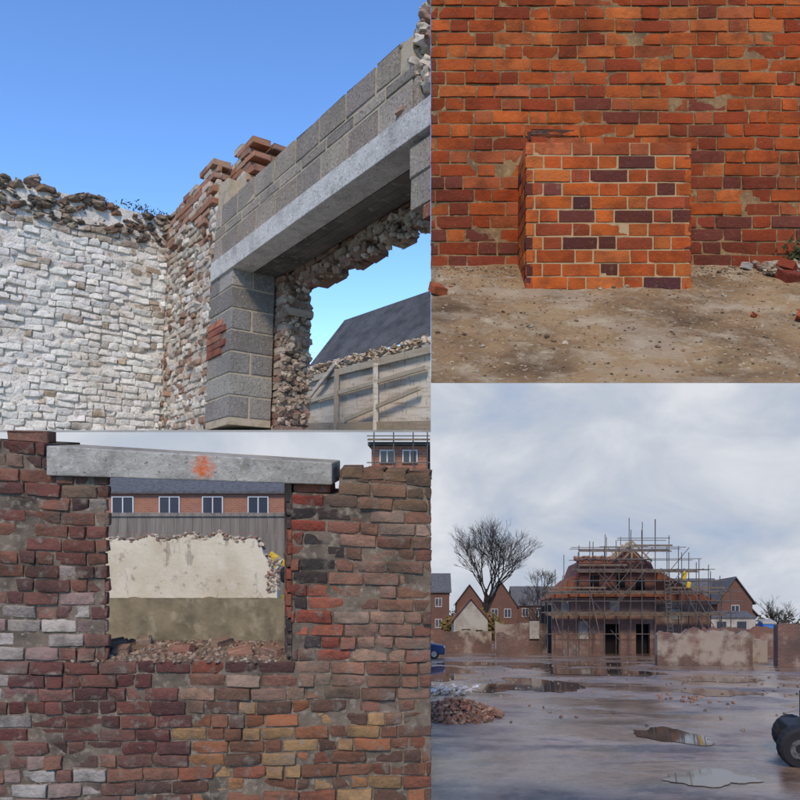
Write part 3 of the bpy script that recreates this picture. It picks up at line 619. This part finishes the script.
rboxes('window_boards',[(site(15.25,70.2,2.4),(.55,.04,.9),None,(0,0,0)),(site(18.4,70.2,4.75),(.5,.04,.42),None,(0,0,0)),(site(13.45,70.2,4.7),(.42,.04,.45),None,(0,0,0)),(site(24.75,70.8,4.0),(.5,.04,.55),None,(0,0,0))],m_board,.01,0,G)
m_timb=surf('pale_timber',(.42,.33,.22),bump=None)
tubes('roof_trusses',[s for y in(70.4,72,74) for s in((site(18.2,y,9.3),site(20.2,y,11.4),.10,.10),(site(20.2,y,11.4),site(22.2,y,9.3),.10,.10),(site(18.2,y,9.5),site(22.2,y,9.5),.08,.08),(site(20.2,y,9.4),site(20.2,y,11.2),.07,.07),(site(19.2,y,9.4),site(20.2,y,10.4),.06,.06),(site(21.2,y,9.4),site(20.2,y,10.4),.06,.06))],m_timb,G)
it=[]
for i in range(120):
    x=R.uniform(14.8,18.5); it.append((site(x,71+R.random(),9.5+R.uniform(-.1,.3)),(.22,.18,.12),pick((.22,.09,.06),(.3,.16,.1))))
rocks('broken_gable_top',it,m_stone,G)
S=[];D=[]
def topH(x):
    if x<14.2: return 7.4
    if x<16.5: return 10.6
    if x<19: return 10.9
    if x<22.8: return 12.6
    return max(5.8,11.2-(x-22.8)*.72)
for row,y in((0,69.3),(1,67.9)):
    x=11.3
    while x<29.8:
        t=topH(x)-(0 if row else -.5)+R.uniform(-.5,.6); lx=R.uniform(-.06,.06)
        S.append((site(x,y,0),site(x+lx,y,t),.04,.04)); x+=1.2+R.uniform(-.25,.25)
    for h in(2.0,4.1,5.2,6.2,7.2,8.3,9.3,10.4,11.3):
        xa,xb=11.0,29.8
        if h>7: xa=14.0
        if h>6: xb=min(29.8,22.8+(11.2-h)/.72+.4)
        if h>10.9: xa,xb=18.5,23.2
        S.append((site(xa-R.random()*.5,y,h),site(xb+R.random()*.5,y,h+R.uniform(-.05,.05)),.036,.036))
for i in range(30):
    x=R.uniform(11.5,27); h=R.choice((0,2,4,6,8)); s=R.choice((-1,1))
    if h+2.5<topH(x): S.append((site(x,67.8,h),site(x+s*2,67.8,h+2.4),.034,.034))
for x in np.arange(11.3,29.6,2.5):
    for h in(2.0,4.1,6.2,8.3):
        if h<topH(x): S.append((site(x,67.5,h),site(x,69.9,h),.036,.036))
S+=[(site(29.6,66.5,0),site(26,67.9,6.5),.045,.045),(site(28.4,66.2,0),site(25,67.9,6.8),.045,.045),(site(27.0,66.2,0),site(24,67.9,7.6),.045,.045),(site(16.4,66.4,0),site(15.4,67.9,6.4),.045,.045),(site(12.9,66.4,0),site(11.6,67.8,5),.045,.045),(site(22.6,66.4,0),site(22.6,67.9,8),.04,.04),(site(23.1,66.4,0),site(23.1,67.9,8),.04,.04)]
for k in range(22): S.append((site(22.6,66.4+1.5*k/22,8*k/22+.2),site(23.1,66.4+1.5*k/22,8*k/22+.2),.03,.03))
for x in np.arange(15,28,1.6):
    S.append((site(x,79,0),site(x,79,topH(x)+.3),.04,.04))
for h in(8.3,9.6,10.6,11.8): S.append((site(16 if h<11 else 19,79,h),site(24.5,79,h),.036,.036))
G=grp('scaffolding'); tubes('poles',S,m_pole,G)
for xa,xb,h in((11.2,28.8,4.0),(11.2,28.6,6.1),(14.3,26,8.2),(14.5,23.4,10.2)): D.append((site((xa+xb)/2,68.6,h),((xb-xa)/2,.6,.035),None,(0,0,0)))
for xa,xb,h in((11.2,17,6.5),(14.3,19,8.7),(23,28.5,6.5),(19.5,23.4,10.6)): D.append((site((xa+xb)/2,67.85,h),((xb-xa)/2,.03,.08),None,(0,0,0)))
rboxes('decks',D,m_plank,.005,0,G)
rboxes('yellow_chute',[(site(24.6,68.0,7.7),(.2,.2,.4),rot(0,.3,0),(0,0,0)),(site(25.0,68.0,6.8),(.2,.2,.3),rot(0,.2,0),(0,0,0))],m_yel,.1,0,G)
def ragwall(name,x0,x1,y,th,h,amp,mat,sd_,ops=()):
    n=max(8,int((x1-x0)*4)); P=[(x0,0),(x1,0)]; T=[]
    for i in range(n+1):
        x=x0+(x1-x0)*i/n; s=noise.noise(Vector((x*.7,sd_,0)))+.6*noise.noise(Vector((x*2.3,sd_,4)))+.3*noise.noise(Vector((x*6,sd_,4)))
        T.append((x,h+amp*s))
    return prism(name,P+T[::-1],y,y+th,mat)
ragwall('boundary_wall',-3,6.4,74,.4,2.3,.3,m_bw,1); ragwall('boundary_wall',6.6,12.0,72,.4,3.1,.4,m_bw,2)
ragwall('ruined_wall',15.2,21.6,47,.5,2.3,.6,m_bw,3); ragwall('ruined_wall',21.3,25.0,52,.5,1.8,.6,m_bw,4); ragwall('ruined_wall',22.8,29,46,.6,2.75,.18,m_bw,5); ragwall('ruined_wall',24,44,62,.5,2.6,.5,m_bw,6)
ragwall('ruined_wall',6.2,9.2,66,.4,2.0,.4,m_bw,8)
m_wr=surf('white_render',(.45,.42,.36),[((.28,.24,.19),.8,.45,.7)],bump=None)
rboxes('boundary_board',[(site(10.6,71.8,2.4),(.5,.04,.9),None,(0,0,0))],m_board,.01)
o=house('white_gabled_outbuilding',2.6,6.5,80,88,3.6,5.9,[],m_wr,m_tile,gable=True,over=.3)
rboxes('doorway_dark_panels',[(site(4.0,79.97,1.3),(.5,.04,1.2),None,(0,0,0)),(site(5.5,79.97,1.9),(.4,.04,.5),None,(0,0,0))],m_dark,.01,0,o)  # door and window shade painted as dark panels on the wall
house('slate_roofed_house',-8,3.4,130,142,9.5,13.2,[(1.4,7.5,1.2,1.6),(1.4,3.6,1.2,1.6)],m_nb)
house('gabled_brick_house',11.5,18.5,150,162,7.5,12.6,[(13.6,6,1.4,1.8),(16.4,6,1.4,1.8)],m_nb,gable=True)
house('brick_house',18.6,30,156,168,8.0,12.3,[(21,6.3,1.4,1.8),(24,6.3,1.4,1.8),(27,6.3,1.4,1.8)],m_nb)
house('slate_roofed_house',5.5,11,150,160,8.3,12.0,[(8,6.3,1.4,1.8)],m_nb,gable=True)
house('slate_roofed_house',36.5,47,112,122,7.2,10.8,[(39,5.6,1.3,1.8),(42.5,5.6,1.3,1.8)],m_nb)
house('gabled_brick_house',44.2,49.6,108,118,6.8,10.4,[(46.9,5.4,1.2,1.6)],m_nb,gable=True)
house('brick_house',52,58,125,135,5.2,8.4,[(55,4,1.2,1.5)],m_nb,gable=True)
m_blue=surf('blue_plastic',(.03,.16,.5),rough=.5,bump=None)
G=grp('portable_toilet'); rboxes('cabin',[(site(36.0,75,1.6),(.7,.6,1.6),None,(0,0,0))],m_blue,.04,0,G); rboxes('roof',[(site(36.0,75,3.3),(.76,.66,.12),None,(0,0,0))],m_board,.06,0,G); rboxes('door',[(site(36.0,74.38,1.5),(.5,.03,1.35),None,(0,0,0))],surf('blue_door',(.05,.22,.55),bump=None),.02,0,G)
G=grp('site_cabin'); rboxes('body',[(site(39,92,2.7),(3,1.4,1.6),None,(0,0,0))],m_wr,.05,0,G); rboxes('windows',[(site(37.6,90.57,3),(.6,.03,.5),None,(0,0,0)),(site(40.2,90.57,3),(.6,.03,.5),None,(0,0,0))],m_glass,.02,0,G); rboxes('roof',[(site(39,92,4.4),(3.1,1.5,.12),None,(0,0,0))],m_slate,.03,0,G)
m_hedge=surf('winter_twigs',(.055,.05,.035),[((.10,.07,.04),.8,.4,.7)],bump=None)
def foliage(name,blobs,n,L_,mat):
    V=[];Fa=[]
    for i in range(n):
        c,r=R.choice(blobs); v=Vector((R.gauss(0,1),R.gauss(0,1),R.gauss(0,1))).normalized()*R.random()**.4
        p=Vector(c)+Vector((v.x*r[0],v.y*r[1],v.z*r[2])); q=Vector((R.uniform(-1,1),R.uniform(-1,1),R.uniform(-1,1))).normalized(); s=q.orthogonal().normalized(); l=L_*R.uniform(.5,1.4); k=len(V)
        V+=[p-q*l,p+s*l*.5,p+q*l,p-s*l*.5]; Fa.append((k,k+1,k+2,k+3))
    return mk(name,V,Fa,mat)
foliage('distant_trees',[(site(x,175,2.5+2*noise.noise(Vector((x*.1,0,0)))),(5,3,4)) for x in range(-10,110,5)],9000,.5,m_hedge)
m_shrub=surf('golden_shrub',(.20,.13,.04),[((.08,.07,.03),.8,.4,.7)],bump=None)
foliage('garden_shrub',[(site(5.5,95,3.6),(2.2,1.5,2.4)),(site(8.0,96,2.8),(2,1.5,2)),(site(3.0,96,2.4),(2,1.5,2))],2600,.28,m_shrub)
m_bark=surf('bark',(.045,.038,.032),bump=None)
def tree(name,base,h,rad,depth,spread,seed,n0=5,rk=.62,mn=.016):
    r=random.Random(seed); S=[]
    def grow(p,d,l,ra,k):
        q=p+d*l; S.append((p,q,ra,ra*.78))
        if k==0: return
        nb=3 if r.random()<.4 else 2
        if k==depth: nb=n0
        for i in range(nb):
            az=r.uniform(0,6.283); ax=Vector((math.cos(az),math.sin(az),r.uniform(-.2,.2)))
            dd=(d+ax*spread*r.uniform(.4,1.2)); dd.z+=.10; dd.normalize()
            grow(p.lerp(q,r.uniform(.6,1)),dd,l*r.uniform(.68,.92),max(mn,ra*rk),k-1)
    grow(Vector(base),Vector((0.02,0,1)),h*.25,rad,depth)
    return tubes(name,S,m_bark,None,4)
tree('bare_tree',site(8.2,112,0),20.5,.38,8,.60,4,5)
tree('bare_tree',site(17.6,112,0),13,.22,7,.62,9,4)
tree('bare_tree',site(22,140,0),10,.25,5,.8,3)
tree('bare_tree',site(55,112,0),8.5,.2,6,.6,12)
G=grp('parked_car'); m_car=surf('blue_car_paint',(.02,.05,.14),rough=.25,bump=None,spec=.7); cy=58
P=[(.0,.35),(.02,.85),(-.15,1.15),(-1.15,1.3),(-1.9,1.95),(-3.7,2.0),(-4.7,1.4),(-5.1,1.25),(-5.15,.4)]
P=[(x+1.15,h) for x,h in P]
o=prism('body',P[::-1],cy,cy+2.3,m_car,G); b_=o.modifiers.new('b','BEVEL'); b_.width=.09; b_.segments=2
prism('side_glass',[(-.7,1.35),(-2.45,1.35),(-2.45,1.85),(-.85,1.85)],cy-.02,cy+.02,m_glass,G)
tubes('wheels',[(site(x,cy-.05,.4),site(x,cy+.25,.4),.42,.42) for x in(.25,-3.1)],m_blk,G,20)
tubes('hubs',[(site(x,cy-.08,.4),site(x,cy-.04,.4),.24,.24) for x in(.25,-3.1)],m_board,G,14)
rboxes('headlamp',[(site(1.02,cy+.25,.95),(.12,.2,.09),None,(0,0,0)),(site(1.16,cy+1.15,.5),(.03,.5,.08),None,(0,0,0))],m_frame,.03,0,G)
it=[];it2=[]
for i in range(900):
    a=R.random()*6.28; rr_=R.random()**.6; x=.70+1.35*rr_*math.cos(a); y=20+2.2*rr_*math.sin(a); h=.48*(1-rr_)**.8
    s=R.uniform(.015,.06); c=pick((.28,.12,.08),(.22,.10,.07),(.32,.21,.15),(.26,.17,.12),(.18,.11,.08))
    if i%2: it2.append((site(x,y,h*R.random()+.03),(s*1.3,s*.8,s*.55),rot(R.uniform(-.8,.8),R.uniform(-.8,.8),R.uniform(0,3)),c))
    else: it.append((site(x,y,h*R.random()+.02),(s,s,s*.7),c))
G=grp('rubble_pile'); rocks('stones',it,m_stone,G); rboxes('broken_bricks',it2,m_stone,.01,.004,G)
it=[(site(R.gauss(.7,.45),R.gauss(27,1),.05+R.random()*.2),(R.uniform(.04,.14),.08,.04),pick((.4,.37,.33),(.33,.28,.22),(.48,.46,.43))) for i in range(60)]
rocks('plaster_debris',it,m_stone)
it=[(site(R.uniform(2,20),R.uniform(16,58),.02),(R.uniform(.02,.06),.04,.025),pick((.22,.14,.10),(.26,.2,.15),(.12,.09,.07))) for i in range(260)]
it+=[(site(9+R.gauss(0,.5),24+R.gauss(0,.6),.03),(.06,.05,.04),pick((.28,.15,.1),(.2,.13,.1))) for i in range(20)]
rocks('scattered_debris',it,m_stone)
G=grp('wheeled_dumper'); m_hub=surf('hub_steel',(.16,.16,.165),[((.05,.045,.04),20,.45,.7)],rough=.5,bump=None,metal=.3); m_dgrey=surf('dark_grey_steel',(.03,.03,.032),rough=.6,bump=None)
def wheel(x,y,r,wd):
    c=Vector(site(x,y,r)); n=40; prof=[(r*.55,-wd/2),(r*.9,-wd/2),(r,-wd*.32),(r,wd*.32),(r*.9,wd/2),(r*.55,wd/2)]
    V=[];Fa=[]
    for k in range(n):
        t=2*math.pi*k/n; 
        for rr,o in prof:
            q=rr*(1+(.025 if(k%2 and rr>r*.95) else 0)); V.append(c+Vector((math.cos(t)*q,o,math.sin(t)*q)))
    for k in range(n):
        for j in range(5): a=k*6+j; b=((k+1)%n)*6+j; Fa.append((a,b,b+1,a+1))
    mk('tyre',V,Fa,m_blk,None,G); tubes('rim',[(c+Vector((0,-wd*.3,0)),c+Vector((0,wd*.3,0)),r*.56,r*.56)],m_hub,G,24); tubes('hub',[(c+Vector((0,-wd*.42,0)),c+Vector((0,-wd*.3,0)),r*.2,r*.2)],m_blk,G,12)
wheel(6.45,12.3,.35,.22); wheel(7.75,12.3,.35,.22); wheel(7.15,13.9,.35,.22); wheel(8.25,13.9,.35,.22)
rboxes('chassis',[(site(7.3,12.9,.55),(.72,.4,.09),None,(0,0,0))],m_dgrey,.03,0,G); prism('skip',[(7.05,.66),(7.9,.66),(8.2,1.25),(7.05,1.25)],12.45,13.4,m_dgrey,G)
print('done')
